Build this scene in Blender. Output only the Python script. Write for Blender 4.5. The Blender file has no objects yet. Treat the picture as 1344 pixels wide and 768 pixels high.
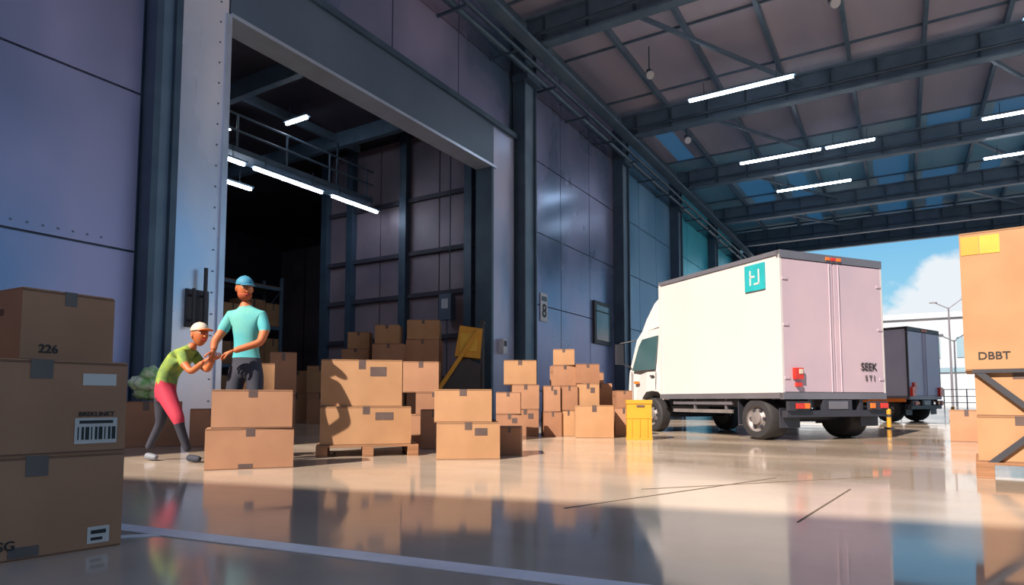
import bpy, bmesh, math, random
from mathutils import Vector, Matrix
random.seed(7)
scene = bpy.context.scene
YAW = math.radians(31.2)
SN, CS = math.sin(YAW), math.cos(YAW)
H = 0.62

def G(r, d):
    """yard frame (r metres across, d metres deep) -> world x,y (world Y runs along the warehouse wall)"""
    return (-SN*d + CS*r, CS*d + SN*r)

# ------------------------------------------------------------------ materials
def new_mat(name):
    m = bpy.data.materials.new(name); m.use_nodes = True
    nt = m.node_tree
    return m, nt, nt.nodes['Principled BSDF']

def mat(name, c1, c2=None, scale=3.0, rough=0.6, metal=0.0, bump=0.0, rough2=None, detail=4, spec=None, stretch=None, lo=0.35, hi=0.65, coat=0.0):
    m, nt, b = new_mat(name)
    b.inputs['Roughness'].default_value = rough
    b.inputs['Metallic'].default_value = metal
    if spec is not None: b.inputs['Specular IOR Level'].default_value = spec
    if coat: b.inputs['Coat Weight'].default_value = coat; b.inputs['Coat Roughness'].default_value = 0.12
    if c2 is None:
        c2 = tuple(x*0.85 for x in c1)
    tc = nt.nodes.new('ShaderNodeTexCoord')
    mp = nt.nodes.new('ShaderNodeMapping')
    if stretch: mp.inputs['Scale'].default_value = stretch
    nt.links.new(tc.outputs['Object'], mp.inputs['Vector'])
    n = nt.nodes.new('ShaderNodeTexNoise')
    n.inputs['Scale'].default_value = scale; n.inputs['Detail'].default_value = detail
    nt.links.new(mp.outputs[0], n.inputs['Vector'])
    r = nt.nodes.new('ShaderNodeValToRGB')
    r.color_ramp.elements[0].position = lo; r.color_ramp.elements[0].color = (*c1, 1)
    r.color_ramp.elements[1].position = hi; r.color_ramp.elements[1].color = (*c2, 1)
    nt.links.new(n.outputs['Fac'], r.inputs['Fac'])
    nt.links.new(r.outputs['Color'], b.inputs['Base Color'])
    if rough2 is not None:
        mr = nt.nodes.new('ShaderNodeMapRange')
        mr.inputs['From Min'].default_value = 0.35; mr.inputs['From Max'].default_value = 0.65
        mr.inputs['To Min'].default_value = rough; mr.inputs['To Max'].default_value = rough2
        nt.links.new(n.outputs['Fac'], mr.inputs['Value'])
        nt.links.new(mr.outputs[0], b.inputs['Roughness'])
    if bump:
        bp = nt.nodes.new('ShaderNodeBump'); bp.inputs['Strength'].default_value = bump
        bp.inputs['Distance'].default_value = 0.02
        nt.links.new(n.outputs['Fac'], bp.inputs['Height'])
        nt.links.new(bp.outputs[0], b.inputs['Normal'])
    return m

def emis(name, col, s):
    m, nt, b = new_mat(name)
    b.inputs['Base Color'].default_value = (*col, 1)
    b.inputs['Emission Color'].default_value = (*col, 1)
    b.inputs['Emission Strength'].default_value = s
    return m

M = {}
M['card'] = mat('cardboard', (0.37,0.195,0.115), (0.31,0.16,0.093), 2.5, 0.75)
M['card2'] = mat('cardboard_dark', (0.31,0.155,0.09), (0.26,0.128,0.073), 2.5, 0.75)
M['card3'] = mat('cardboard_warm', (0.39,0.22,0.115), (0.335,0.183,0.093), 2.5, 0.75)
M['cardedge'] = mat('cardboard_edge', (0.14,0.07,0.045), None, 6, 0.8)
M['tape'] = mat('packing_tape', (0.085,0.06,0.06), (0.11,0.078,0.073), 6, 0.4)
M['label'] = mat('paper_label', (0.58,0.56,0.55), None, 5, 0.6)
M['yellowlabel'] = mat('yellow_label', (0.62,0.38,0.04), None, 5, 0.6)
M['ink'] = mat('black_ink', (0.012,0.011,0.013), None, 5, 0.6)
M['wood'] = mat('pallet_wood', (0.30,0.15,0.08), (0.21,0.105,0.052), 3, 0.8, stretch=(1,12,12))
M['wall'] = mat('wall_panel_metal', (0.11,0.185,0.33), (0.36,0.34,0.54), 0.30, 0.20, 0.55, 0.05, rough2=0.42, detail=3, stretch=(1,1,0.6))  # mauve end of the noise paints pinkish reflections into the panel colour
M['wallbluelit'] = mat('wall_panel_bluelit', (0.07,0.24,0.42), (0.18,0.35,0.54), 0.35, 0.28, 0.4, 0.04, rough2=0.5, stretch=(1,1,0.5))  # blue light from the open far end, painted into the base colour
M['walltealit'] = mat('wall_panel_teallit', (0.05,0.50,0.66), (0.09,0.62,0.78), 0.35, 0.35, 0.3, 0.04)  # teal-lit far bays: the light is put into the panel colour
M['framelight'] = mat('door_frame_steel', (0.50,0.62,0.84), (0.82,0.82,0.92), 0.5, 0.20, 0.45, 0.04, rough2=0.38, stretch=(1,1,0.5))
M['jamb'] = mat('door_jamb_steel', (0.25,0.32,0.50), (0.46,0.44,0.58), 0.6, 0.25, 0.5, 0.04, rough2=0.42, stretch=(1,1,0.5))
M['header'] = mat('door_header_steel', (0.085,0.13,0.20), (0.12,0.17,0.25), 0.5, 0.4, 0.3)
M['steel'] = mat('blue_steel', (0.038,0.07,0.12), (0.055,0.10,0.155), 1.5, 0.45, 0.2)
M['steel2'] = mat('girder_paint', (0.09,0.155,0.24), (0.13,0.205,0.30), 1.5, 0.45, 0.1)
M['edge'] = mat('bright_edge_steel', (0.55,0.65,0.82), None, 1.5, 0.3, 0.6)
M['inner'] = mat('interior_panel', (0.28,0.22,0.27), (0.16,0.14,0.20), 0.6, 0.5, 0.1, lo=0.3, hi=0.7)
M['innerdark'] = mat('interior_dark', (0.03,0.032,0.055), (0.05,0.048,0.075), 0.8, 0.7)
M['roof'] = mat('roof_deck', (0.50,0.48,0.60), (0.37,0.38,0.52), 0.5, 0.6, 0.0, stretch=(1,0.2,1))
M['roofbluelit'] = mat('roof_deck_bluelit', (0.22,0.50,0.68), (0.30,0.48,0.64), 0.5, 0.6, 0.0, stretch=(1,0.2,1))  # blue cast of light on the far bays, put into the deck colour
M['tube'] = emis('fluorescent_tube', (0.85,0.93,1.0), 20.0)
M['tube_in'] = emis('fluorescent_tube_inside', (0.8,0.88,1.0), 28.0)
M['paint'] = mat('floor_line_paint', (0.80,0.84,0.90), (0.68,0.72,0.80), 5, 0.4)
M['crack'] = mat('floor_joint', (0.14,0.105,0.08), None, 5, 0.7)
M['white'] = mat('truck_white_paint', (0.55,0.535,0.55), (0.515,0.505,0.53), 0.8, 0.3, 0.0, coat=0.2)
M['rear'] = mat('truck_rear_door_paint', (0.48,0.38,0.46), (0.40,0.335,0.43), 0.9, 0.4)
M['greyblue'] = mat('truck_bluegrey_paint', (0.30,0.34,0.52), (0.36,0.38,0.55), 0.9, 0.4)
M['frame'] = mat('truck_frame_grey', (0.18,0.18,0.22), None, 2, 0.4, 0.4)
M['dark'] = mat('dark_chassis', (0.028,0.031,0.046), None, 2, 0.5)
M['rubber'] = mat('tyre_rubber', (0.022,0.022,0.027), None, 9, 0.75)
M['rim'] = mat('wheel_rim', (0.22,0.20,0.21), (0.17,0.16,0.17), 5, 0.5, 0.3)
M['glass'] = mat('tinted_glass', (0.03,0.07,0.085), (0.05,0.10,0.12), 1, 0.08, 0.0, spec=0.8)
M['red'] = mat('red_lamp_lens', (0.55,0.03,0.02), None, 5, 0.25)
M['orange'] = mat('orange_lamp_lens', (0.70,0.17,0.02), None, 5, 0.25)
M['teal'] = mat('teal_logo', (0.02,0.36,0.42), None, 5, 0.4)
M['yellow'] = mat('yellow_plastic', (0.56,0.28,0.02), (0.50,0.25,0.02), 3, 0.5)
M['skin'] = mat('skin', (0.48,0.14,0.048), (0.42,0.115,0.04), 4, 0.55)
M['beard'] = mat('beard_hair', (0.32,0.065,0.02), None, 12, 0.8, bump=0.2)
M['cyan'] = mat('cyan_shirt', (0.055,0.36,0.44), (0.12,0.42,0.40), 3.5, 0.8, bump=0.1)
M['navy'] = mat('navy_trousers', (0.025,0.03,0.052), None, 4, 0.8)
M['capblue'] = mat('cap_blue', (0.04,0.23,0.38), None, 4, 0.7)
M['green'] = mat('green_vest', (0.28,0.38,0.05), (0.08,0.17,0.06), 9, 0.8)
M['pink'] = mat('crimson_trousers', (0.46,0.03,0.07), None, 4, 0.8)
M['cream'] = mat('cream_cap', (0.55,0.49,0.42), None, 4, 0.7)
M['hair'] = mat('auburn_hair', (0.34,0.085,0.02), None, 10, 0.7)
M['eye'] = mat('eye_white', (0.7,0.7,0.68), None, 4, 0.3)
M['leaf'] = mat('green_sack', (0.20,0.48,0.17), (0.68,0.78,0.62), 9, 0.7, bump=0.3)
M['shoe'] = mat('grey_shoe', (0.17,0.19,0.24), None, 4, 0.6)
M['bldg'] = mat('distant_building', (0.36,0.41,0.48), (0.31,0.37,0.45), 0.2, 0.7)
M['bldgwin'] = mat('distant_windows', (0.20,0.32,0.42), None, 0.2, 0.3)
M['sign'] = mat('sign_white', (0.50,0.55,0.65), None, 3, 0.5)
M['pane'] = mat('window_blue', (0.04,0.10,0.17), (0.07,0.15,0.22), 1.2, 0.12)

m, nt, b = new_mat('skylight_sheet')
tr = nt.nodes.new('ShaderNodeBsdfTranslucent'); tr.inputs['Color'].default_value = (0.13,0.32,0.48,1)
df = nt.nodes.new('ShaderNodeBsdfDiffuse'); df.inputs['Color'].default_value = (0.35,0.5,0.62,1)
mx = nt.nodes.new('ShaderNodeMixShader'); mx.inputs[0].default_value = 0.5
nt.links.new(tr.outputs[0], mx.inputs[1]); nt.links.new(df.outputs[0], mx.inputs[2])
nt.links.new(mx.outputs[0], nt.nodes['Material Output'].inputs['Surface'])
M['skylight'] = m

# polished concrete
m, nt, b = new_mat('polished_concrete')
tc = nt.nodes.new('ShaderNodeTexCoord')
n1 = nt.nodes.new('ShaderNodeTexNoise'); n1.inputs['Scale'].default_value = 0.45; n1.inputs['Detail'].default_value = 6
n2 = nt.nodes.new('ShaderNodeTexNoise'); n2.inputs['Scale'].default_value = 3.0; n2.inputs['Detail'].default_value = 8
mp = nt.nodes.new('ShaderNodeMapping'); mp.inputs['Rotation'].default_value = (0,0,-YAW); mp.inputs['Scale'].default_value = (0.45,1.6,1)
nt.links.new(tc.outputs['Object'], mp.inputs[0])
nt.links.new(mp.outputs[0], n1.inputs['Vector']); nt.links.new(tc.outputs['Object'], n2.inputs['Vector'])
r1 = nt.nodes.new('ShaderNodeValToRGB')
r1.color_ramp.elements[0].position = 0.35; r1.color_ramp.elements[0].color = (0.44,0.365,0.30,1)
r1.color_ramp.elements[1].position = 0.65; r1.color_ramp.elements[1].color = (0.56,0.47,0.39,1)
nt.links.new(n1.outputs['Fac'], r1.inputs['Fac'])
mxc = nt.nodes.new('ShaderNodeMix'); mxc.data_type = 'RGBA'; mxc.blend_type = 'MULTIPLY'; mxc.inputs['Factor'].default_value = 0.2
nt.links.new(r1.outputs['Color'], mxc.inputs['A']); nt.links.new(n2.outputs['Fac'], mxc.inputs['B'])
nt.links.new(mxc.outputs['Result'], b.inputs['Base Color'])
mr = nt.nodes.new('ShaderNodeMapRange'); mr.inputs['From Min'].default_value = 0.38; mr.inputs['From Max'].default_value = 0.62
mr.inputs['To Min'].default_value = 0.05; mr.inputs['To Max'].default_value = 0.17
nt.links.new(n1.outputs['Fac'], mr.inputs['Value']); nt.links.new(mr.outputs[0], b.inputs['Roughness'])
b.inputs['IOR'].default_value = 1.38
M['floor'] = m

# ------------------------------------------------------------------ mesh builder
class MB:
    def __init__(s): s.v=[]; s.f=[]; s.mi=[]; s.mats=[]; s.sm=[]
    def idx(s, mt):
        mt = M[mt] if isinstance(mt, str) else mt
        if mt not in s.mats: s.mats.append(mt)
        return s.mats.index(mt)
    def add(s, verts, faces, mt, T=None, smooth=False):
        o = len(s.v); k = s.idx(mt)
        for p in verts:
            p = Vector(p)
            s.v.append(T @ p if T else p)
        for f in faces:
            s.f.append([o+i for i in f]); s.mi.append(k); s.sm.append(smooth)
    def box(s, c, size, mt, rz=0.0, T=None):
        x,y,z = size[0]/2, size[1]/2, size[2]/2
        vs = [(-x,-y,-z),(x,-y,-z),(x,y,-z),(-x,y,-z),(-x,-y,z),(x,-y,z),(x,y,z),(-x,y,z)]
        fs = [(0,3,2,1),(4,5,6,7),(0,1,5,4),(1,2,6,5),(2,3,7,6),(3,0,4,7)]
        TT = Matrix.Translation(c) @ Matrix.Rotation(rz,4,'Z')
        if T: TT = T @ TT
        s.add(vs, fs, mt, TT)
    def bb(s, x0,x1,y0,y1,z0,z1, mt):
        s.box(((x0+x1)/2,(y0+y1)/2,(z0+z1)/2),(abs(x1-x0),abs(y1-y0),abs(z1-z0)),mt)
    def beam(s, p1, p2, w, h, mt):
        p1=Vector(p1); p2=Vector(p2); d=p2-p1; L=d.length
        q=d.to_track_quat('X','Z').to_matrix().to_4x4()
        s.box((0,0,0),(L,w,h),mt,T=Matrix.Translation((p1+p2)/2)@q)
    def cyl(s, p1, p2, r, mt, r2=None, seg=12):
        p1=Vector(p1); p2=Vector(p2); r2 = r if r2 is None else r2
        q=(p2-p1).to_track_quat('Z','Y').to_matrix().to_4x4(); L=(p2-p1).length
        vs=[];fs=[]
        for i in range(seg):
            a=2*math.pi*i/seg
            vs.append((r*math.cos(a),r*math.sin(a),0)); vs.append((r2*math.cos(a),r2*math.sin(a),L))
        for i in range(seg):
            j=(i+1)%seg; fs.append((2*i,2*j,2*j+1,2*i+1))
        T=Matrix.Translation(p1)@q
        s.add(vs,fs,mt,T,True)
        s.add([v for v in vs[0::2]],[tuple(range(seg))[::-1]],mt,T)
        s.add([v for v in vs[1::2]],[tuple(range(seg))],mt,T)
    def prism(s, prof, hw, mt, T=None, yc=0.0):
        n=len(prof)
        vs=[(p[0],yc-(p[2] if len(p)>2 else hw),p[1]) for p in prof]+[(p[0],yc+(p[2] if len(p)>2 else hw),p[1]) for p in prof]
        fs=[tuple(range(n)),tuple(range(2*n-1,n-1,-1))]
        for i in range(n):
            j=(i+1)%n; fs.append((i,i+n,j+n,j))
        s.add(vs,fs,mt,T)
    def lathe(s, prof, mt, T, seg=28):
        vs=[];fs=[];n=len(prof)
        for i in range(seg):
            a=2*math.pi*i/seg
            for (r,y) in prof: vs.append((r*math.cos(a),y,r*math.sin(a)))
        for i in range(seg):
            j=(i+1)%seg
            for k in range(n-1): fs.append((i*n+k,j*n+k,j*n+k+1,i*n+k+1))
        s.add(vs,fs,mt,T,True)
    def ell(s, c, rad, mt, T=None, seg=16, rings=10, fn=None):
        vs=[];fs=[]
        for i in range(rings+1):
            ph=math.pi*i/rings
            for j in range(seg):
                a=2*math.pi*j/seg
                p=Vector((math.sin(ph)*math.cos(a),math.sin(ph)*math.sin(a),math.cos(ph)))
                if fn: p=fn(p)
                vs.append((c[0]+p.x*rad[0],c[1]+p.y*rad[1],c[2]+p.z*rad[2]))
        for i in range(rings):
            for j in range(seg):
                k=(j+1)%seg
                fs.append((i*seg+j,(i+1)*seg+j,(i+1)*seg+k,i*seg+k))
        s.add(vs,fs,mt,T,True)
    def build(s, name, loc=(0,0,0), rz=0.0, parent=None, bevel=0.0, weld=False):
        me=bpy.data.meshes.new(name)
        me.from_pydata([tuple(v) for v in s.v],[],s.f)
        for mt in s.mats: me.materials.append(mt)
        for i,p in enumerate(me.polygons):
            p.material_index=s.mi[i]; p.use_smooth=s.sm[i]
        bm=bmesh.new(); bm.from_mesh(me)
        if weld: bmesh.ops.remove_doubles(bm,verts=bm.verts,dist=1e-5)
        bmesh.ops.recalc_face_normals(bm,faces=bm.faces)
        bm.to_mesh(me); bm.free()
        ob=bpy.data.objects.new(name,me); scene.collection.objects.link(ob)
        ob.location=loc; ob.rotation_euler=(0,0,rz)
        if parent: ob.parent=parent
        if bevel:
            md=ob.modifiers.new('bevel','BEVEL'); md.width=bevel; md.segments=2; md.limit_method='ANGLE'; md.angle_limit=math.radians(40)
        return ob

def text(name, body, size, mt, parent, loc, rot, align='CENTER'):
    c=bpy.data.curves.new(name,'FONT'); c.body=body; c.size=size; c.extrude=0.001; c.align_x=align; c.align_y='CENTER'
    c.materials.append(M[mt]); c.offset=size*0.015
    o=bpy.data.objects.new(name,c); scene.collection.objects.link(o)
    o.parent=parent; o.location=loc; o.rotation_euler=rot
    return o

# ------------------------------------------------------------------ room shell
WX=-9.6
YE=49.6
b=MB(); b.bb(-60,120,-45,160,-0.2,0,'floor'); b.build('floor')

def strip(name, p, q, w, mt, z=0.003):
    (x1,y1),(x2,y2)=G(*p),G(*q)
    L=math.hypot(x2-x1,y2-y1); mb=MB(); mb.box((0,0,0),(L,w,0.004),mt)
    return mb.build(name,((x1+x2)/2,(y1+y2)/2,z),math.atan2(y2-y1,x2-x1))
strip('floor_marking',(-2.6,3.47),(1.9,1.49),0.11,'paint')
strip('floor_marking',(-2.15,2.82),(-1.55,3.02),0.05,'paint',0.0022)
strip('floor_joint',(0.30,3.72),(2.1,5.15),0.012,'crack',0.0005)
strip('floor_joint',(1.45,3.3),(2.35,4.5),0.010,'crack',0.0005)
strip('floor_joint',(0.9,4.5),(2.9,5.2),0.010,'crack',0.0005)

def panel_grid(mb, y0,y1,zs, pw, mt, x=WX-0.03, th=0.05, gap=0.035):
    n=max(1,round((y1-y0)/pw)); w=(y1-y0)/n
    for i in range(n):
        for k in range(len(zs)-1):
            mb.bb(x-th/2,x+th/2,y0+i*w+gap/2,y0+(i+1)*w-gap/2,zs[k]+gap/2,zs[k+1]-gap/2,mt)
TOP=12.4
w=MB()
w.bb(WX-0.35,WX-0.055,-42,6.4,0,TOP,'steel')
w.bb(WX-0.35,WX-0.055,6.4,14.5,7.1,TOP,'steel')
w.bb(WX-0.35,WX-0.055,14.5,YE,0,TOP,'steel')
panel_grid(w,-42,5.1,[0,2.8,5.2,7.7,10.1,TOP],3.4,'wall')
panel_grid(w,5.5,15.7,[8.35,10.3,TOP],2.6,'wall')
zr=[0,0.9,3.6,5.9,8.2,10.3,TOP]
panel_grid(w,16.7,23.7,zr,2.4,'wall')
panel_grid(w,24.4,31.2,zr,2.3,'wallbluelit')
panel_grid(w,31.9,38.7,zr,2.3,'walltealit')
panel_grid(w,39.3,YE,zr,2.3,'walltealit')
for i in range(60):
    w.box((WX+0.0,-6+i*0.18,2.92),(0.02,0.022,0.022),'header')
w.build('wall_left')

YC=(16.25,24.05,31.55,39.0,45.5,49.2)
for yc in YC:
    c=MB()
    c.bb(WX,WX+0.42,yc-0.36,yc-0.30,0,TOP-0.9,'steel'); c.bb(WX,WX+0.42,yc+0.30,yc+0.36,0,TOP-0.9,'steel')
    c.bb(WX,WX+0.34,yc-0.30,yc+0.30,0,TOP-0.9,'steel2')
    c.bb(WX,WX+0.55,yc-0.42,yc+0.42,TOP-2.3,TOP-2.1,'steel'); c.bb(WX,WX+0.5,yc-0.4,yc+0.4,0,0.06,'steel')
    c.build('steel_column')

t=MB()
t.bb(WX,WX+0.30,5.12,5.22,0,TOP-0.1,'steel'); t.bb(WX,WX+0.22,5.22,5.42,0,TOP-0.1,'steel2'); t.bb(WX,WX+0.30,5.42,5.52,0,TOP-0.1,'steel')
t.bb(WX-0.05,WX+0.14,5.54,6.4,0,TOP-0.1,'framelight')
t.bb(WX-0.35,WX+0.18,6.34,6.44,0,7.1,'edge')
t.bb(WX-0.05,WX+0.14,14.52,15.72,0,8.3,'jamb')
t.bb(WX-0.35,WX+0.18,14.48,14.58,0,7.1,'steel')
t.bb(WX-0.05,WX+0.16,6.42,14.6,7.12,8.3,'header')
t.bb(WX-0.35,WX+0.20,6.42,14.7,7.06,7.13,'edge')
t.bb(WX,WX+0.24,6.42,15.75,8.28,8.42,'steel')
for i in range(22):
    t.box((WX+0.15,6.25,0.6+i*0.35),(0.02,0.022,0.022),'header')
t.build('trim_1')
h=MB()
h.bb(WX+0.14,WX+0.18,5.80,6.18,1.75,2.35,'dark')
h.cyl((WX+0.28,5.86,1.72),(WX+0.28,5.86,2.35),0.025,'dark'); h.cyl((WX+0.28,6.05,1.75),(WX+0.28,6.05,2.7),0.03,'dark')
for z in (1.85,2.25): h.cyl((WX+0.15,6.05,z),(WX+0.28,6.05,z),0.02,'dark'); h.cyl((WX+0.15,5.86,z),(WX+0.28,5.86,z),0.02,'dark')
h.build('door_handle')

# interior of the bay
i_=MB()
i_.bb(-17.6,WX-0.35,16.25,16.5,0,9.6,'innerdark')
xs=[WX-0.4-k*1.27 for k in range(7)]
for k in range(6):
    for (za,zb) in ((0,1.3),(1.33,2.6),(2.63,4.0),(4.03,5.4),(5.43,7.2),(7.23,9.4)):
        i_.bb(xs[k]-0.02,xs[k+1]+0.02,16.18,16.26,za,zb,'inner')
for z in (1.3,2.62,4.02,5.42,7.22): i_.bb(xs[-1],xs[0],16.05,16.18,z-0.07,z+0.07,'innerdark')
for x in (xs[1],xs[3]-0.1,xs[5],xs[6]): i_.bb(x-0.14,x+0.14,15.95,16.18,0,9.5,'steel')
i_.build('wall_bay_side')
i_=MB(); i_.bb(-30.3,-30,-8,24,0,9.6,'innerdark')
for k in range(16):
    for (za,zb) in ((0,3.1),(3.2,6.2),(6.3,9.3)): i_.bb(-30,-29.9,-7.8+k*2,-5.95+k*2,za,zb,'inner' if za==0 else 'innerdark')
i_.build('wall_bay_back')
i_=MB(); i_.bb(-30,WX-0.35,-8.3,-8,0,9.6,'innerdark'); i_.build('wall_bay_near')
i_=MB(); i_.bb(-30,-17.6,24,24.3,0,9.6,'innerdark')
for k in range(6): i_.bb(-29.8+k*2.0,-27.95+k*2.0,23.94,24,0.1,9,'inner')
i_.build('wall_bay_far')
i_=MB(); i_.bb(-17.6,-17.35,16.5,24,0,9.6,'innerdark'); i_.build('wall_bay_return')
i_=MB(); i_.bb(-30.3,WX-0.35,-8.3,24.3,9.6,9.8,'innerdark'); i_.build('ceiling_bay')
g=MB()
for y in (3,7,11,15): g.bb(-30,WX-0.4,y-0.1,y+0.1,9.1,9.6,'steel2')
for x in (-12,-16,-20,-24): g.bb(x-0.07,x+0.07,-8,16,9.3,9.55,'steel2')
g.build('ceiling_beam_frame')
g=MB()
g.bb(-15.9,-15.2,-7.9,15.9,7.35,7.5,'steel2')
for z in (7.95,8.4): g.cyl((-15.2,-7.9,z),(-15.2,15.9,z),0.035,'steel2')
for k in range(15): g.cyl((-15.2,-7.5+k*1.65,7.5),(-15.2,-7.5+k*1.65,8.4),0.03,'steel2')
for k in range(5):
    g.cyl((-15.55,-5+k*4.9,7.5),(-15.55,-5+k*4.9,9.05),0.04,'steel')
g.build('gantry_walkway')
rk=MB()
for y in (6.5,9.2,11.9,14.6,17.3):
    for x in (-22.6,-21.5): rk.bb(x-0.05,x+0.05,y-0.05,y+0.05,0,5.6,'steel2')
    for z in (0.6,1.8,3.0,4.2): rk.beam((-22.6,y,z),(-21.5,y,z+0.9),0.03,0.03,'steel2')
for z in (0.25,1.9,3.5,5.1):
    for x in (-22.6,-21.5): rk.bb(x-0.04,x+0.04,6.5,17.3,z-0.06,z+0.06,'steel2')
    rk.bb(-22.6,-21.5,6.5,17.3,z+0.07,z+0.1,'wood')
rr_=random.Random(5)
for z in (0.36,2.01,3.61):
    y=6.7
    while y<16.9:
        w_=rr_.uniform(0.6,1.1); hh=rr_.uniform(0.6,1.2)
        if rr_.random()<0.85: rk.bb(-22.45,-21.6,y,y+w_-0.06,z,z+hh,rr_.choice(('card','card2','card3'))); rk.bb(-21.6,-21.595,y+w_*0.42,y+w_*0.5,z+hh*0.7,z+hh,'tape')
        y+=w_
rk.build('pallet_rack')
def tube(name,x0,y0,x1,y1,z,mt,tw=0.09):
    mb=MB()
    L=math.hypot(x1-x0,y1-y0); a=math.atan2(y1-y0,x1-x0)
    mb.box((0,0,0.06),(L+0.1,0.18,0.05),'steel2')
    mb.box((0,0,0.0),(L,tw,0.07),mt)
    for s in (-1,1): mb.cyl((s*L*0.35,0,0.08),(s*L*0.35,0,0.5),0.012,'steel')
    mb.build(name,((x0+x1)/2,(y0+y1)/2,z),a)
for a_ in ((-14.8,8.3,-14.8,10.6,6.9),(-14.8,10.9,-14.8,13.3,6.9),(-14.8,13.7,-14.8,15.7,6.9),(-16.4,9.4,-16.4,12.0,6.9),(-12.2,8.2,-12.2,8.9,8.6),(-15.5,12.5,-14.6,12.5,8.9),(-17.5,10.5,-17.5,12.0,9.0)):
    tube('fluorescent_lamp',*a_,'tube_in',0.06)
e=MB(); e.bb(-12.2,-11.75,15.75,16.0,3.1,3.9,'header'); e.bb(-12.1,-11.85,15.74,15.76,3.45,3.75,'sign')
e.cyl((-12.0,15.9,0.1),(-12.0,15.9,3.1),0.02,'steel'); e.cyl((-11.9,15.9,3.9),(-11.9,15.9,9.4),0.02,'steel'); e.build('electrical_cabinet')

# ------------------------------------------------------------------ hall roof
RX1=16.0
r=MB()
RY0,RY1=4.2,49.4
xk=[WX+k*2.133 for k in range(13)]
ny=12; dy=(RY1-RY0)/ny
rs=random.Random(3)
for i in range(12):
    for j in range(ny):
        x0,x1=xk[i],xk[i+1]; y0=RY0+j*dy; y1=y0+dy
        pr=0.0 if j<5 else (0.16 if j<7 else (0.36 if j<8 else 0.55))
        if i<2: pr*=0.4
        bm_='roof' if j<7 else 'roofbluelit'
        mt='skylight' if rs.random()<pr else bm_
        if mt=='skylight':
            q=rs.choice((0.45,0.65,0.3))
            r.bb(x0,x0+q,y0,y1,12.35,12.42,bm_); r.bb(x0+q,x1-q,y0,y1,12.38,12.40,'skylight'); r.bb(x1-q,x1,y0,y1,12.35,12.42,bm_)
        else: r.bb(x0+0.01,x1-0.01,y0+0.01,y1-0.01,12.35,12.42,mt)
r.build('ceiling')
p=MB()
for i,x in enumerate(xk): p.bb(x-0.06 if i else x,x+0.06,RY0,RY1,12.1,12.35,'steel2')
for y in [RY0+k*dy for k in range(ny+1)]: p.bb(WX,RX1,y-0.025,y+0.025,12.27,12.35,'steel2')
p.bb(WX,RX1,RY1-0.1,RY1+0.1,11.8,12.4,'edge')
p.build('roof_purlin_frame')
for k,yc in enumerate(YC):
    q=MB()
    zb=11.2
    q.bb(WX+0.3,RX1,yc-0.02,yc+0.02,zb,12.1,'steel2')
    q.bb(WX+0.3,RX1,yc-0.17,yc+0.17,zb-0.05,zb+0.02,'steel2'); q.bb(WX+0.3,RX1,yc-0.17,yc+0.17,12.03,12.1,'steel2')
    for j in range(18): q.bb(WX+0.9+j*1.4,WX+0.94+j*1.4,yc-0.14,yc+0.14,zb,12.05,'steel')
    q.cyl((WX+0.3,yc-0.3,zb+0.2),(RX1,yc-0.3,zb+0.2),0.05,'steel')
    q.build('roof_girder')
for j in range(4):
    q=MB(); y0=YC[j]; y1=YC[j+1]
    for i in (1,5):
        x0=WX+0.8+i*2.2; x1=x0+4
        q.beam((x0,y0,11.75),(x1,y1,11.75),0.09,0.12,'steel2')
    q.build('roof_brace')
for yc in (16.25,31.55,45.5):
    c=MB(); c.bb(RX1-0.5,RX1-0.1,yc-0.2,yc+0.2,0,11.2,'steel'); c.bb(RX1-0.6,RX1,yc-0.3,yc+0.3,0,0.08,'steel'); c.build('steel_column')
q=MB()
for (x,z,rr) in ((WX+0.5,10.35,0.09),(WX+0.72,10.5,0.06),(WX+0.52,10.7,0.05)):
    q.cyl((x,4.2,z),(x,YE-0.6,z),rr,'steel')
q.bb(WX+0.55,WX+0.95,4.2,YE-0.6,10.95,11.05,'steel2')
for k in range(19): q.bb(WX,WX+0.9,5+k*2.4,5.06+k*2.4,10.2,10.26,'steel')
q.build('wall_pipe_run')
for a_ in ((-5.75,21.1,-2.5,21.1,10.72),(-5.5,28,-2.4,28,10.72),(-2.2,28,-0.5,28,10.72),(2.9,28,6.2,28,10.72),(-4.8,33,-1.6,33,10.8),(3.4,33,6.4,33,10.8),(3.2,21.1,6.4,21.1,10.72)):
    tube('fluorescent_lamp',*a_,'tube',0.10)
def spot(x,y,z):
    mb=MB(); mb.cyl((0,0,0),(0,0,0.9),0.02,'steel'); mb.cyl((0,0,0),(0.12,-0.25,-0.2),0.07,'sign',r2=0.13); mb.box((0,0,0.05),(0.14,0.14,0.14),'steel'); mb.build('spotlight_fixture',(x,y,z))
spot(-6.6,19.5,11.2); spot(-1.2,18.4,11.2); spot(-6.9,24.8,11.0)

me=MB()
pts=[(WX,-13.3),(22,-6.8),(22,-42),(WX,-42)]
me.add([(x,y,12.0) for x,y in pts]+[(x,y,12.4) for x,y in pts],[(0,1,2,3),(7,6,5,4),(0,4,5,1),(1,5,6,2),(2,6,7,3),(3,7,4,0)],'steel2')
me.build('unseen_shade_canopy')  # unseen slab added behind the camera, edge skewed to cast the foreground shadow
c=MB()
for x in (0,11,21): c.bb(x-0.25,x+0.25,-20.25,-19.75,0,12,'steel')
c.build('shade_canopy_columns')

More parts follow.
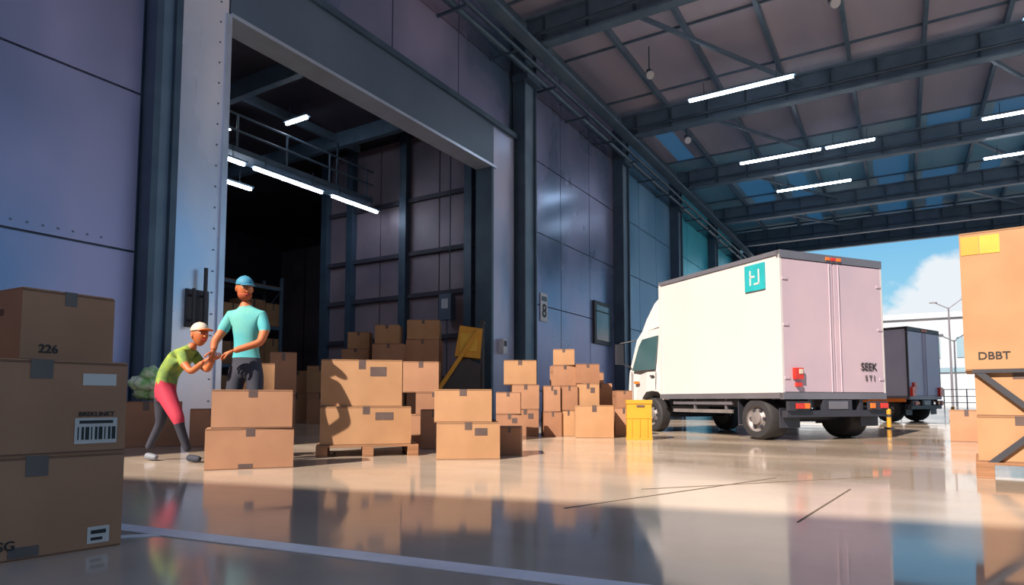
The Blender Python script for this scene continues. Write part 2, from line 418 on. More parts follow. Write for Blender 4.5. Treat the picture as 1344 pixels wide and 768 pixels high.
s=MB(); s.bb(WX,WX+0.03,17.55,18.0,3.1,4.0,'sign'); s.bb(WX+0.03,WX+0.035,17.6,17.95,3.75,3.9,'steel'); 
so=s.build('wall_sign'); text('sign_text','8',0.6,'ink',so,(WX+0.036,17.78,3.42),(math.pi/2,0,math.pi/2))
s=MB(); s.bb(WX,WX+0.08,21.6,23.2,2.7,4.3,'dark'); s.bb(WX+0.08,WX+0.09,21.75,23.05,2.85,4.15,'pane'); s.bb(WX+0.09,WX+0.1,21.75,23.05,3.9,3.95,'dark'); s.build('window_1')
s=MB(); s.bb(WX+0.14,WX+0.3,14.9,15.1,1.9,2.3,'sign'); s.bb(WX+0.3,WX+0.31,14.93,15.07,2.1,2.25,'dark'); s.build('control_box')

# ------------------------------------------------------------------ cardboard boxes
def cbox(r_,d_,rot,w_,dep,h_,z=0.0,mt='card',tape=True,label=0,txt=None,top=True,name='cardboard_box'):
    mb=MB()
    mb.box((0,0,h_/2-0.004),(w_,dep,h_-0.008),mt)
    mb.box((0,-dep/4,h_-0.003),(w_-0.006,dep/2-0.006,0.006),mt); mb.box((0,dep/4,h_-0.003),(w_-0.006,dep/2-0.006,0.006),mt)
    mb.box((0,0,h_-0.006),(w_-0.01,0.008,0.004),'cardedge')
    mb.box((0,-dep/2-0.0005,h_-0.012),(w_*0.995,0.001,0.004),'cardedge')
    mb.box((0,-dep/2-0.0005,0.006),(w_*0.99,0.001,0.006),'cardedge')
    tw=min(0.075,w_*0.13)
    if tape:
        mb.box((0,0,h_+0.0005),(tw,dep+0.002,0.001),'tape')
        for s in (-1,1):
            mb.box((0,s*(dep/2+0.001),h_-h_*0.10),(tw,0.002,h_*0.20),'tape')
    for s in (-1,1):
        mb.box((s*(w_/2+0.0005),0,h_*0.68),(0.001,min(0.1,dep*0.3),0.028),'cardedge')
    y=-dep/2-0.002
    if label&1:
        lw,lh=w_*0.25,h_*0.28; cx,cz=w_*0.32,h_*0.24
        mb.box((cx,y,cz),(lw,0.002,lh),'label')
        for k in range(9):
            mb.box((cx-lw*0.42+lw*0.84*k/8,y-0.0015,cz-lh*0.1),(lw*(0.03+0.03*((k*7)%3)),0.001,lh*0.5),'ink')
        mb.box((cx,y-0.0015,cz+lh*0.34),(lw*0.8,0.001,lh*0.12),'ink')
    if label&2: mb.box((w_*0.33,y,h_*0.80),(w_*0.2,0.002,h_*0.13),'label')
    if label&4: mb.box((-w_*0.05,y,h_*0.08),(w_*0.16,0.002,h_*0.1),'tape')
    if label&8: mb.box((w_*0.2,y,h_*0.75),(w_*0.2,0.002,h_*0.2),'tape')
    if label&16:
        mb.box((w_*0.36,y,h_*0.15),(w_*0.13,0.002,h_*0.17),'label'); mb.box((w_*0.36,y-0.0015,h_*0.18),(w_*0.09,0.001,h_*0.04),'ink'); mb.box((w_*0.35,y-0.0015,h_*0.11),(w_*0.07,0.001,h_*0.03),'ink')
    x,yw=G(r_,d_)
    ob=mb.build(name,(x,yw,z),YAW+math.radians(rot))
    if txt: text('box_print',txt[0],txt[1],'ink',ob,(txt[2]*w_,-dep/2-0.003,txt[3]*h_),(math.pi/2,0,0))
    return ob

# A  foreground stack
cbox(-2.065,2.71,50,0.62,0.50,0.40,0,'card',label=20,txt=('SG',0.05,-0.14,0.15))
ob=cbox(-2.065,2.71,50,0.62,0.50,0.38,0.401,'card',label=3,txt=('BREKLINKT',0.026,0.32,0.42))
cbox(-2.10,2.87,61,0.37,0.40,0.305,0.782,'card',txt=('226',0.05,-0.22,0.17))
# B
cbox(-2.42,5.96,22,0.74,0.35,0.366,0,'card',label=4)
cbox(-2.40,5.96,20,0.68,0.34,0.345,0.367,'card')
# C
def pallet(r_,d_,rot,w_=1.15,dep=0.9,name='wooden_pallet'):
    mb=MB()
    for k in range(7): mb.box((0,-dep/2+0.05+k*(dep-0.1)/6,0.115),(w_,0.09,0.02),'wood')
    for x in (-w_/2+0.06,0,w_/2-0.06):
        for y in (-dep/2+0.05,0,dep/2-0.05): mb.box((x,y,0.06),(0.12,0.09,0.09),'wood')
        mb.box((x,0,0.0075),(0.12,dep,0.015),'wood')
    x,y=G(r_,d_); return mb.build(name,(x,y,0),YAW+math.radians(rot),bevel=0.003)
pallet(-1.68,7.48,14,1.10,0.85)
cbox(-1.70,7.46,14,0.98,0.75,0.42,0.126,'card3',label=8)
cbox(-1.74,7.46,12,0.88,0.68,0.52,0.547,'card3',label=8)
cbox(-1.12,8.9,10,0.55,0.45,0.42,0,'card'); cbox(-1.08,8.9,8,0.5,0.42,0.30,0.421,'card2'); cbox(-1.26,8.9,6,0.48,0.42,0.42,0.722,'card')
cbox(-1.00,8.3,5,0.34,0.35,0.5,0,'card')
# D
cbox(-0.48,6.95,6,0.66,0.5,0.385,0,'card3',label=8); cbox(-0.52,6.95,2,0.6,0.46,0.345,0.386,'card3')
cbox(-0.02,7.35,-4,0.26,0.3,0.32,0,'card2')
# E
E=[(0.22,11.2,2,0.46,0.45,0.46,0),(0.22,11.2,4,0.46,0.45,0.42,0.461),(0.14,11.22,0,0.56,0.45,0.42,0.882),
   (0.68,11.15,5,0.30,0.4,0.42,0),(0.68,11.15,2,0.28,0.4,0.44,0.421),
   (0.98,11.2,-3,0.28,0.4,0.44,0),(0.98,11.2,2,0.28,0.4,0.42,0.441),
   (1.32,11.25,3,0.38,0.42,0.44,0),(1.32,11.25,-2,0.38,0.42,0.46,0.441),(1.30,11.25,4,0.40,0.4,0.34,0.902),
   (0.90,11.3,8,0.40,0.36,0.36,0.862),(0.92,11.3,-6,0.37,0.34,0.28,1.223),
   (-0.05,10.2,3,0.4,0.4,0.4,0),(-0.05,10.2,-3,0.38,0.4,0.34,0.401)]
for k,e in enumerate(E): cbox(*e,mt=('card2','card','card3')[k%3],label=(8 if k%4==0 else 0))
cbox(1.36,10.7,-4,0.62,0.45,0.53,0,'card3'); cbox(1.62,11.9,-4,0.46,0.4,0.5,0,'card2'); cbox(1.62,11.9,-4,0.44,0.4,0.42,0.501,'card'); cbox(1.52,11.9,2,0.3,0.38,0.2,0.922,'card')
cbox(1.93,11.2,-4,0.3,0.4,0.48,0,'card'); cbox(1.93,11.25,3,0.28,0.4,0.3,0.481,'card2')
# G
def tote(r_,d_,rot):
    mb=MB(); w_,dp,hh=0.40,0.4,0.62
    mb.box((0,0,hh/2-0.02),(w_-0.02,dp-0.02,hh-0.04),'yellow')
    mb.box((0,0,hh-0.03),(w_,dp,0.06),'yellow'); mb.box((0,0,hh*0.55),(w_-0.004,dp-0.004,0.02),'yellow')
    mb.box((0,0,0.02),(w_-0.005,dp-0.005,0.04),'yellow')
    for x in (-0.12,0,0.12): mb.box((x,-dp/2+0.006,hh*0.3),(0.02,0.012,hh*0.45),'yellow')
    mb.box((0.02,-dp/2-0.001,hh*0.88-0.02),(0.12,0.004,0.03),'tape')
    x,y=G(r_,d_); mb.build('storage_tote',(x,y,0),YAW+math.radians(rot),bevel=0.006)
tote(2.0,10.15,-8)
# H
Hb=[(-2.25,16.6,0,0.84,0.7,0.8,0),(-2.25,16.6,3,0.84,0.7,0.8,0.801),(-2.27,16.6,-2,0.84,0.7,0.56,1.602),(-2.28,16.6,2,0.82,0.68,0.5,2.163),
    (-3.15,16.3,2,0.84,0.7,0.75,0),(-3.15,16.3,-2,0.84,0.7,0.75,0.751),(-3.1,16.3,1,0.8,0.7,0.52,1.502),(-3.15,16.3,1,0.6,0.6,0.48,2.023),
    (-4.05,16.6,2,0.8,0.7,0.8,0),(-4.05,16.6,2,0.8,0.7,0.7,0.801),(-4.0,16.6,0,0.7,0.6,0.42,1.502),(-3.95,16.6,3,0.55,0.5,0.44,1.923),
    (-4.95,16.9,2,0.7,0.7,0.8,0),(-4.95,16.9,-2,0.7,0.7,0.7,0.801),(-5.75,17.4,2,0.7,0.7,0.8,0),(-5.75,17.4,4,0.6,0.6,0.6,0.801)]
for k,e in enumerate(Hb): cbox(*e,mt=('card','card3')[k%2])
cbox(-3.55,8.9,20,0.46,0.4,0.5,0,'card'); cbox(-3.55,8.9,24,0.44,0.4,0.62,0.501,'card3')
cbox(-3.95,10.9,20,0.5,0.5,0.7,0,'card2'); cbox(-3.9,10.9,20,0.42,0.4,0.72,0.701,'card2')
cbox(-4.95,8.7,28,0.85,0.5,0.6,0,'card2'); 
cbox(-4.1,8.8,26,0.55,0.5,0.5,0,'card2')
# I
A36=math.radians(-36); ex=(math.cos(A36),math.sin(A36)); ey=(-math.sin(A36),math.cos(A36))
def I(a,b_): return (3.71+ex[0]*a+ey[0]*b_, 5.2+ex[1]*a+ey[1]*b_)
shp=pallet(*I(0.62,0.48),-36,1.2,1.0,'shipping_pallet')
for lx in (0.30,0.90):
    for lz in (0.126,0.492): cbox(*I(lx+0.02,0.47),-36,0.56,0.86,0.365,lz,'card3')
ob=cbox(*I(0.60,0.46),-36,1.24,0.92,1.13,0.858,'card3',tape=False,txt=('DBBT',0.085,-0.345,0.10))
lb=MB(); lb.box((0,0,0),(0.13,0.004,0.15),'yellowlabel'); lb.box((-0.13,0,-0.0),(0.12,0.004,0.15),'yellow'); lb.build('yellow_label',(-0.42,-0.462,1.02),0,parent=ob)
st=MB()
st.beam((-0.56,-0.475,0.85),(0.30,-0.475,0.02),0.012,0.045,'dark'); st.beam((-0.56,-0.478,0.06),(0.30,-0.478,0.85),0.012,0.045,'dark')
st.beam((-0.595,-0.475,0.85),(0.595,-0.475,0.85),0.02,0.03,'dark')
st.build('load_strap',(0,0,0),0,parent=shp)
cbox(6.86,9.7,-35,0.42,0.4,0.47,0,'card')

# ------------------------------------------------------------------ trucks
def wheel(mb, x, y, rad, wd, side):
    T=Matrix.Translation((x,y,rad))
    o=wd/2
    mb.lathe([(rad*0.62,-o),(rad*0.9,-o),(rad,-o*0.75),(rad,o*0.75),(rad*0.9,o),(rad*0.62,o)],'rubber',T)
    s=side
    mb.lathe([(rad*0.62,s*o),(rad*0.62,s*(o-0.03)),(rad*0.5,s*(o-0.07)),(rad*0.3,s*(o-0.02)),(rad*0.28,s*(o+0.01)),(0.001,s*(o+0.015))],'rim',T)
    mb.lathe([(rad*0.62,-s*o),(0.001,-s*(o-0.04))],'dark',T)
    for k in range(6):
        a=k*math.pi/3
        mb.box((x+rad*0.42*math.cos(a),y+s*(o-0.038),rad+rad*0.42*math.sin(a)),(0.045,0.03,0.045),'dark')

def truck(name, loc, rz, L=3.0, W=2.2, top=2.88, body='white', rear='rear', deco=True, cab=True):
    mb=MB(); hw=W/2; zb=0.68
    mb.bb(0.04,L,-hw+0.02,hw-0.02,zb,top-0.03,body)
    for y in (-hw,hw-0.04):
        mb.bb(0,L+0.02,y,y+0.04,top-0.07,top,'frame' if deco else 'dark'); mb.bb(0,L+0.02,y,y+0.04,zb-0.04,zb+0.05,'frame')
        mb.bb(0,0.05,y,y+0.04,zb,top,body if deco else 'dark'); mb.bb(L-0.04,L+0.02,y,y+0.04,zb,top,body)
    mb.bb(-0.01,0.06,-hw,hw,top-0.12,top,'frame' if deco else 'dark'); mb.bb(-0.01,0.06,-hw,hw,zb-0.05,zb+0.05,'frame')
    mb.bb(0.06,L+0.02,-hw+0.02,hw-0.02,top-0.04,top-0.01,body)
    mb.bb(0.0,0.04,0.012,hw-0.04,zb+0.06,top-0.13,rear); mb.bb(0.0,0.04,-hw+0.04,-0.012,zb+0.06,top-0.13,rear)
    mb.bb(0.03,0.05,-0.02,0.02,zb+0.06,top-0.13,'dark')
    for s in (-1,1):
        mb.cyl((-0.012,s*0.10,zb+0.06),(-0.012,s*0.10,top-0.14),0.010,rear,seg=8)
        for z in (zb+0.25,zb+1.05,zb+1.75): mb.bb(-0.012,0.02,s*(hw-0.09)-0.05,s*(hw-0.09)+0.05,z,z+0.04,rear)
    for y in (-0.12,0,0.12): mb.bb(-0.03,0,y-0.04,y+0.04,top-0.09,top-0.04,'orange' if y else 'red')
    for s in (-1,1):
        mb.bb(0.1,L+1.0,s*0.4-0.04,s*0.4+0.04,0.5,0.66,'dark')
        mb.bb(-0.06,0.0,s*(hw-0.25)-0.2,s*(hw-0.25)+0.2,0.46,0.6,'dark'); mb.bb(-0.08,-0.06,s*(hw-0.2)-0.14,s*(hw-0.2)+0.02,0.49,0.57,'red'); mb.bb(-0.08,-0.06,s*(hw-0.4)-0.05,s*(hw-0.4)+0.05,0.49,0.57,'orange')
        mb.bb(0.98,1.0,s*(hw-0.25)-0.2,s*(hw-0.25)+0.2,0.22,0.66,'dark')
        mb.bb(0.12,0.14,s*(hw-0.25)-0.2,s*(hw-0.25)+0.2,0.2,0.5,'dark')
        mb.bb(0.14,1.0,s*(hw-0.25)-0.2,s*(hw-0.25)+0.2,0.64,0.68,'dark')
        mb.bb(1.15,L-0.3,s*(hw-0.08)-0.02,s*(hw-0.08)+0.02,0.40,0.46,'rim'); mb.bb(1.15,L-0.3,s*(hw-0.08)-0.02,s*(hw-0.08)+0.02,0.54,0.6,'frame')
        for x in (1.3,2.1): mb.bb(x,x+0.04,s*(hw-0.1)-0.02,s*(hw-0.1)+0.02,0.4,0.68,'frame')
        if not deco:
            mb.bb(0.1,L*0.55,s*(hw-0.02)-0.02,s*(hw-0.02)+0.03,0.56,0.66,'orange'); mb.bb(-0.07,0.0,s*(hw-0.15)-0.1,s*(hw-0.15)+0.1,0.72,0.98,'red')
    for x in (0.25,0.8,1.5,2.2,2.8): mb.bb(x,x+0.08,-hw+0.1,hw-0.1,0.62,0.68,'dark')
    mb.bb(-0.02,0.08,-hw+0.05,hw-0.05,0.36,0.46,'dark')
    for s in (-1,1): mb.bb(0.02,0.08,s*0.55-0.04,s*0.55+0.04,0.4,0.66,'dark')
    mb.bb(-0.03,-0.02,-0.2,0.2,0.48,0.6,'frame'); mb.bb(-0.02,0.05,-0.3,0.3,0.46,0.62,'dark')
    mb.bb(1.4,2.3,-0.75,-0.45,0.3,0.6,'dark')
    mb.cyl((0.6,-0.9,0.33),(0.6,0.9,0.33),0.06,'dark'); mb.cyl((L+0.45,-0.9,0.33),(L+0.45,0.9,0.33),0.05,'dark')
    for s in (-1,1):
        wheel(mb,0.6,s*(hw-0.24),0.33,0.40,s); wheel(mb,L+0.45,s*(hw-0.22),0.33,0.24,s)
    mb.bb(-0.06,0.0,hw-0.36,hw-0.2,zb+0.25,zb+0.42,'red'); mb.bb(-0.07,-0.05,hw-0.34,hw-0.27,zb+0.33,zb+0.40,'cream'); mb.bb(-0.05,0.0,hw-0.34,hw-0.24,zb+0.14,zb+0.20,'red')
    if cab:
        c0=L+0.08; cw=hw-0.12
        prof=[(c0,0.62,cw),(c0+0.02,0.62,cw),(c0+0.05,0.70,cw),(c0+0.17,0.78,cw),(c0+0.37,0.80,cw),(c0+0.57,0.78,cw),(c0+0.70,0.66,cw),(c0+0.76,0.42,cw),(c0+0.82,0.30,cw),(c0+1.16,0.28,cw-0.05),(c0+1.24,0.36,cw-0.06),(c0+1.25,0.85,cw-0.04),(c0+1.20,1.18,cw-0.03),(c0+0.98,1.85,cw-0.07),(c0+0.86,2.02,cw-0.12),(c0+0.6,2.12,cw-0.14),(c0,2.14,cw-0.14)]
        mb.prism(prof,cw,body)
        fp=[(c0,2.10,cw-0.10),(c0+0.90,2.0,cw-0.14),(c0+0.80,2.28,cw-0.20),(c0+0.58,2.58,cw-0.24),(c0+0.30,2.76,cw-0.26),(c0,2.84,cw-0.26)]
        if not deco: fp=[(c0,2.10,cw-0.10),(c0+0.90,2.0,cw-0.14),(c0+0.70,2.3,cw-0.2),(c0+0.3,2.5,cw-0.26),(c0,2.55,cw-0.26)]
        mb.prism(fp,cw,body)
        for s in (-1,1):
            def yy(z,pad=0.008):
                t=max(0,min(1,(z-1.18)/(2.0-1.18))); return s*(cw-0.105*t+pad)
            win=[(c0+0.28,1.22),(c0+1.06,1.22),(c0+0.90,1.72),(c0+0.80,1.86),(c0+0.28,1.90)]
            o=[(x,yy(z),z) for x,z in win]; inn=[(x,yy(z)-s*0.03,z) for x,z in win]; n=len(win)
            mb.add(o+inn,[tuple(range(n)),tuple(range(2*n-1,n-1,-1))]+[(i,(i+1)%n,(i+1)%n+n,i+n) for i in range(n)],'glass')
            mb.bb(c0+0.30,c0+0.42,s*(cw+0.005)-0.012,s*(cw+0.005)+0.012,1.08,1.11,'dark')
            mb.bb(c0+0.24,c0+0.25,s*cw-0.005,s*cw+0.004,0.82,1.2,'frame'); mb.bb(c0+1.08,c0+1.09,s*cw-0.02,s*cw-0.002,0.45,1.2,'frame')
            mb.bb(c0+0.86,c0+1.0,s*(cw-0.02)-0.02,s*(cw-0.02)+0.02,0.95,1.0,'orange')
            mb.bb(c0+1.19,c0+1.265,s*(cw-0.28)-0.16,s*(cw-0.28)+0.16,0.62,0.8,'eye'); mb.bb(c0+1.19,c0+1.26,s*(cw-0.11)-0.04,s*(cw-0.11)+0.01,0.62,0.8,'orange')
            mb.cyl((c0+1.12,s*(cw-0.02),1.3),(c0+1.22,s*(cw+0.18),1.38),0.014,'dark',seg=8); mb.cyl((c0+1.0,s*(cw-0.05),1.85),(c0+1.22,s*(cw+0.18),1.8),0.014,'dark',seg=8)
            mb.bb(c0+1.18,c0+1.27,s*(cw+0.2)-0.08,s*(cw+0.2)+0.08,1.36,1.78,'dark')
            mb.bb(c0+0.76,c0+1.1,s*(cw-0.06)-0.03,s*(cw-0.06)+0.07,0.34,0.4,'dark')
            mb.bb(c0+0.08,c0+0.70,s*(cw-0.25)-0.02,s*(cw-0.25)+0.02,0.3,0.7,'dark')
        ws=[(c0+1.20,-(cw-0.1),1.24),(c0+1.20,(cw-0.1),1.24),(c0+0.995,(cw-0.15),1.84),(c0+0.995,-(cw-0.15),1.84)]
        wi=[(x-0.03,y,z-0.01) for x,y,z in ws]
        mb.add(ws+wi,[(0,1,2,3),(7,6,5,4),(0,1,5,4),(1,2,6,5),(2,3,7,6),(3,0,4,7)],'glass')
        mb.bb(c0+1.2,c0+1.262,-0.6,0.6,0.86,1.0,'dark'); mb.bb(c0+1.2,c0+1.27,-0.7,0.7,0.34,0.5,'frame')
        mb.bb(L+0.02,c0,-0.6,0.6,0.5,1.6,'dark')
    if deco:
        mb.bb(0.3,0.72,hw-0.02,hw+0.006,top-0.55,top-0.13,'teal')
        mb.bb(0.40,0.43,hw+0.006,hw+0.01,top-0.46,top-0.22,'white'); mb.bb(0.58,0.61,hw+0.006,hw+0.01,top-0.46,top-0.22,'white'); mb.bb(0.40,0.52,hw+0.006,hw+0.01,top-0.46,top-0.43,'white'); mb.bb(0.50,0.61,hw+0.006,hw+0.01,top-0.34,top-0.31,'white')
    ob=mb.build(name,loc,rz,bevel=0.012)
    if deco:
        text('rear_print','SEEK',0.17,'ink',ob,(-0.012,-0.72,zb+0.46),(math.pi/2,0,-math.pi/2)); text('rear_print_b','S T I',0.12,'ink',ob,(-0.012,-0.74,zb+0.28),(math.pi/2,0,-math.pi/2))
    return ob
truck('box_truck',(-0.84,11.09,0),math.radians(144.2))
x,y=G(11.75,18.2)
truck('box_truck',(x,y,0),YAW+math.radians(127),L=4.2,W=2.2,top=2.65,body='greyblue',rear='greyblue',deco=False)
def bollard(r_,d_):
    mb=MB(); mb.cyl((0,0,0),(0,0,0.40),0.045,'yellow'); mb.cyl((0,0,0),(0,0,0.03),0.1,'dark'); mb.cyl((0,0,0.25),(0,0,0.31),0.048,'dark'); mb.ell((0,0,0.40),(0.045,0.045,0.03),'yellow')
    x,y=G(r_,d_); mb.build('bollard',(x,y,0))
bollard(8.15,13.9); bollard(12.7,18.5)

# ------------------------------------------------------------------ background outside
bd=MB(); bd.bb(-12,60,84,100,0,9.6,'bldg'); bd.bb(-12.3,60.3,83.7,100.3,9.6,10.2,'bldg')
for k in range(17): bd.bb(-11+k*4.1,-8.4+k*4.1,83.9,84.05,5.2,7.4,'bldgwin'); 
bd.bb(-12,60,83.8,84,3.6,4.1,'bldgwin')
bd.build('background_building')
bd=MB(); bd.bb(7.2,13,46,56,0,4.2,'bldg'); bd.bb(7.0,13.2,45.8,56.2,4.2,4.5,'bldgwin'); bd.bb(8,9.2,45.9,46,0,2.4,'bldgwin'); bd.bb(10,12,45.9,46,1.2,2.6,'bldgwin'); bd.build('gatehouse')
f=MB()
for k in range(26): f.cyl((-3+k*1.5,62,0),(-3+k*1.5,62,1.5),0.04,'frame',seg=6)
for z in (0.4,0.9,1.45): f.cyl((-3,62,z),(34.5,62,z),0.03,'frame',seg=6)
f.build('yard_fence')
f=MB(); f.cyl((0,0,0),(0,0,10.2),0.12,'frame',r2=0.07); f.cyl((0,0,10.1),(1.4,0,11.2),0.05,'frame'); f.cyl((0,0,10.1),(-1.2,0,10.8),0.05,'frame'); f.box((1.5,0,11.2),(0.7,0.25,0.12),'frame'); f.box((-1.3,0,10.8),(0.7,0.25,0.12),'frame')
f.build('street_lamp',(4.6,80,0))

# green sacks
sk=MB()
for k in range(11):
    a=k*2.4
    cx,cy,cz=0.20*math.cos(a)*(0.4+0.6*((k%3)/2)),0.12*math.sin(a),0.12+0.12*(k%3)
    ph=random.random()*6
    sk.ell((cx,cy,cz),(0.14,0.12,0.10),'leaf',fn=lambda p,ph=ph: p*(1+0.16*math.sin(7*p.x+ph)*math.cos(6*p.z+ph)+0.08*math.sin(11*p.y+ph)))
x,y=G(-4.86,8.62); sk.build('green_produce_sack',(x,y,0.605),YAW+0.4)

# yellow stacker machine inside the bay: square hood, long diagonal tiller, dark body
cv=MB()
cv.prism([(-0.15,1.72),(0.50,1.66),(0.56,2.42),(-0.02,2.50)],0.30,'yellow'); cv.bb(-0.02,0.42,-0.315,-0.30,1.84,2.30,'yellowlabel')
cv.beam((-0.62,-0.34,0.75),(0.46,-0.34,2.38),0.06,0.10,'yellow'); cv.beam((-0.62,0.34,0.75),(0.46,0.34,2.38),0.06,0.10,'yellow'); cv.cyl((-0.62,-0.36,0.75),(-0.62,0.36,0.75),0.05,'dark')
cv.prism([(-0.45,0.2),(0.55,0.2),(0.55,1.5),(0.2,1.66),(-0.25,1.5),(-0.5,0.8)],0.28,'dark')
for s in (-1,1):
    cv.bb(0.5,0.58,s*0.24-0.04,s*0.24+0.04,0.1,2.6,'dark'); cv.bb(0.58,1.3,s*0.2-0.05,s*0.2+0.05,0.06,0.12,'dark')
    cv.cyl((-0.35,s*0.27-0.04,0.15),(-0.35,s*0.27+0.04,0.15),0.15,'rubber'); cv.cyl((0.45,s*0.27-0.04,0.12),(0.45,s*0.27+0.04,0.12),0.12,'rubber')
cv.bb(0.48,0.60,-0.28,0.28,2.55,2.63,'dark')
x,y=G(-1.30,16.4); cv.build('pallet_stacker',(x,y,0),YAW,bevel=0.008)

# ------------------------------------------------------------------ people
def skin_mesh(verts, edges, roots, sub=2):
    me=bpy.data.meshes.new('sk'); me.from_pydata([v[:3] for v in verts],edges,[])
    ob=bpy.data.objects.new('sk',me); scene.collection.objects.link(ob)
    md=ob.modifiers.new('s','SKIN'); md.use_smooth_shade=True
    lay=me.skin_vertices[0].data
    for i,v in enumerate(verts):
        rx=v[3]; ry=v[4] if len(v)>4 else v[3]
        lay[i].radius=(rx,ry); lay[i].use_root=(i in roots)
    sb=ob.modifiers.new('sub','SUBSURF'); sb.levels=sub; sb.render_levels=sub
    bpy.context.view_layer.update()
    dg=bpy.context.evaluated_depsgraph_get(); ev=ob.evaluated_get(dg); m2=ev.to_mesh()
    co=[v.co.copy() for v in m2.vertices]; fs=[tuple(p.vertices) for p in m2.polygons]
    ev.to_mesh_clear(); bpy.data.objects.remove(ob); bpy.data.meshes.remove(me)
    return co,fs

def segdist(p,a,b):
    ab=b-a; t=max(0,min(1,(p-a).dot(ab)/max(1e-9,ab.length_squared))); return (p-(a+ab*t)).length

def add_skin(mb, verts, edges, roots, emats, sub=2, rule=None):
    co,fs=skin_mesh(verts,edges,roots,sub)
    groups={}
    for f in fs:
        c=sum((co[i] for i in f),Vector())/len(f); best=None
        for (a,b_),mt in zip(edges,emats):
            A=Vector(verts[a][:3]);B=Vector(verts[b_][:3]); dd=segdist(c,A,B)-0.7*min(verts[a][3],verts[b_][3])
            if best is None or dd<best[0]: best=(dd,mt)
        k=best[1]
        if rule: k=rule(c,k)
        groups.setdefault(k,[]).append(f)
    base=len(mb.v)
    for v in co: mb.v.append(v)
    for mt,ff in groups.items():
        k=mb.idx(mt)
        for f in ff: mb.f.append([base+i for i in f]); mb.mi.append(k); mb.sm.append(True)

def hand(mb, wrist, dirv, palm_n, thumb_side, s=1.0):
    wv=Vector(wrist); d=Vector(dirv).normalized(); n=Vector(palm_n); n=(n-d*n.dot(d)).normalized(); sd=d.cross(n)
    if sd.dot(Vector(thumb_side))<0: sd=-sd
    P=lambda a,b_,c: wv+d*a*s+sd*b_*s+n*c*s
    V=[];E=[];R=[]
    def chain(pts):
        o=len(V); R.append(o)
        for k,(p,rr) in enumerate(pts):
            V.append((p.x,p.y,p.z,rr*s))
            if k: E.append((o+k-1,o+k))
    for b_ in (-0.022,0.0,0.022): chain([(P(-0.01,b_*0.4,0),0.019),(P(0.04,b_,0),0.017),(P(0.085,b_*1.15,0.003),0.014)])
    for (b_,L) in ((0.032,0.072),(0.011,0.082),(-0.011,0.076),(-0.031,0.058)):
        p0=P(0.075,b_,0.002); c1,c2,c3=0.35,0.95,1.5
        q=p0; pts=[(q,0.0098)]
        for ang,fr in ((c1,0.42),(c2,0.32),(c3,0.26)):
            q=q+(d*math.cos(ang)+n*math.sin(ang))*L*fr*s; pts.append((q,0.0088-0.0008*len(pts)))
        chain(pts)
    chain([(P(0.015,0.02,0.0),0.015),(P(0.045,0.048,0.012),0.012),(P(0.07,0.056,0.03),0.0105),(P(0.088,0.048,0.045),0.009)])
    add_skin(mb,V,E,R,['skin']*len(E),sub=1)

def head(mb, c, yaw, tilt, s, cap, beard=None, hair='hair', capbrim='capblue'):
    T=Matrix.Translation(c)@Matrix.Rotation(yaw,4,'Z')@Matrix.Rotation(tilt,4,'X')
    S=Matrix.Scale(s,4)
    T=T@S
    def shape(p):
        q=p.copy()
        if q.z<0:
            t=-q.z; q.x*=1-0.30*t*t; q.y*=1-0.12*t
            if q.y<0: q.y-=0.10*t
        if q.y>0: q.x*=1.03
        return q
    mb.ell((0,0,0),(0.075,0.095,0.118),'skin',T,24,18,shape)
    mb.ell((0,-0.098,-0.012),(0.012,0.016,0.028),'skin',T,10,8); mb.ell((0,-0.108,-0.030),(0.016,0.015,0.012),'skin',T,10,8)
    for sx in (-1,1):
        mb.ell((sx*0.030,-0.083,0.010),(0.015,0.010,0.009),'eye',T,12,8); mb.ell((sx*0.030,-0.0915,0.010),(0.0065,0.003,0.0065),'ink',T,10,6)
        mb.ell((sx*0.030,-0.088,0.029),(0.019,0.008,0.005),beard or hair,T,10,6)
        mb.ell((sx*0.078,0.008,-0.008),(0.010,0.020,0.031),'skin',T,10,8); mb.ell((sx*0.084,0.006,-0.008),(0.005,0.011,0.019),'skin',T,8,6)
    mb.ell((0,-0.094,-0.062),(0.024,0.010,0.006),'pink' if beard is None else 'beard',T,10,6)
    if beard:
        mb.ell((0,-0.016,-0.066),(0.070,0.088,0.064),beard,T,18,12,lambda p: Vector((p.x*(1-0.3*max(0,-p.z)**2),p.y if p.y<0.1 else 0.1,min(p.z,0.30))))
        mb.ell((0,-0.104,-0.058),(0.022,0.008,0.006),'pink',T,10,6)
    mb.ell((0,0.018,0.016),(0.080,0.086,0.100),hair,T,20,14,lambda p: Vector((p.x,max(p.y,-0.25),max(p.z,-0.55))))
    mb.ell((0,0.004,0.040),(0.086,0.104,0.092),cap,T,24,14,lambda p: Vector((p.x,p.y,max(p.z,-0.05))))
    mb.ell((0,-0.118,0.040),(0.070,0.082,0.010),capbrim,T,20,8,lambda p: Vector((p.x,p.y,p.z-0.9*p.x*p.x)))
    mb.ell((0,0.004,0.132),(0.009,0.009,0.005),capbrim,T,8,6)

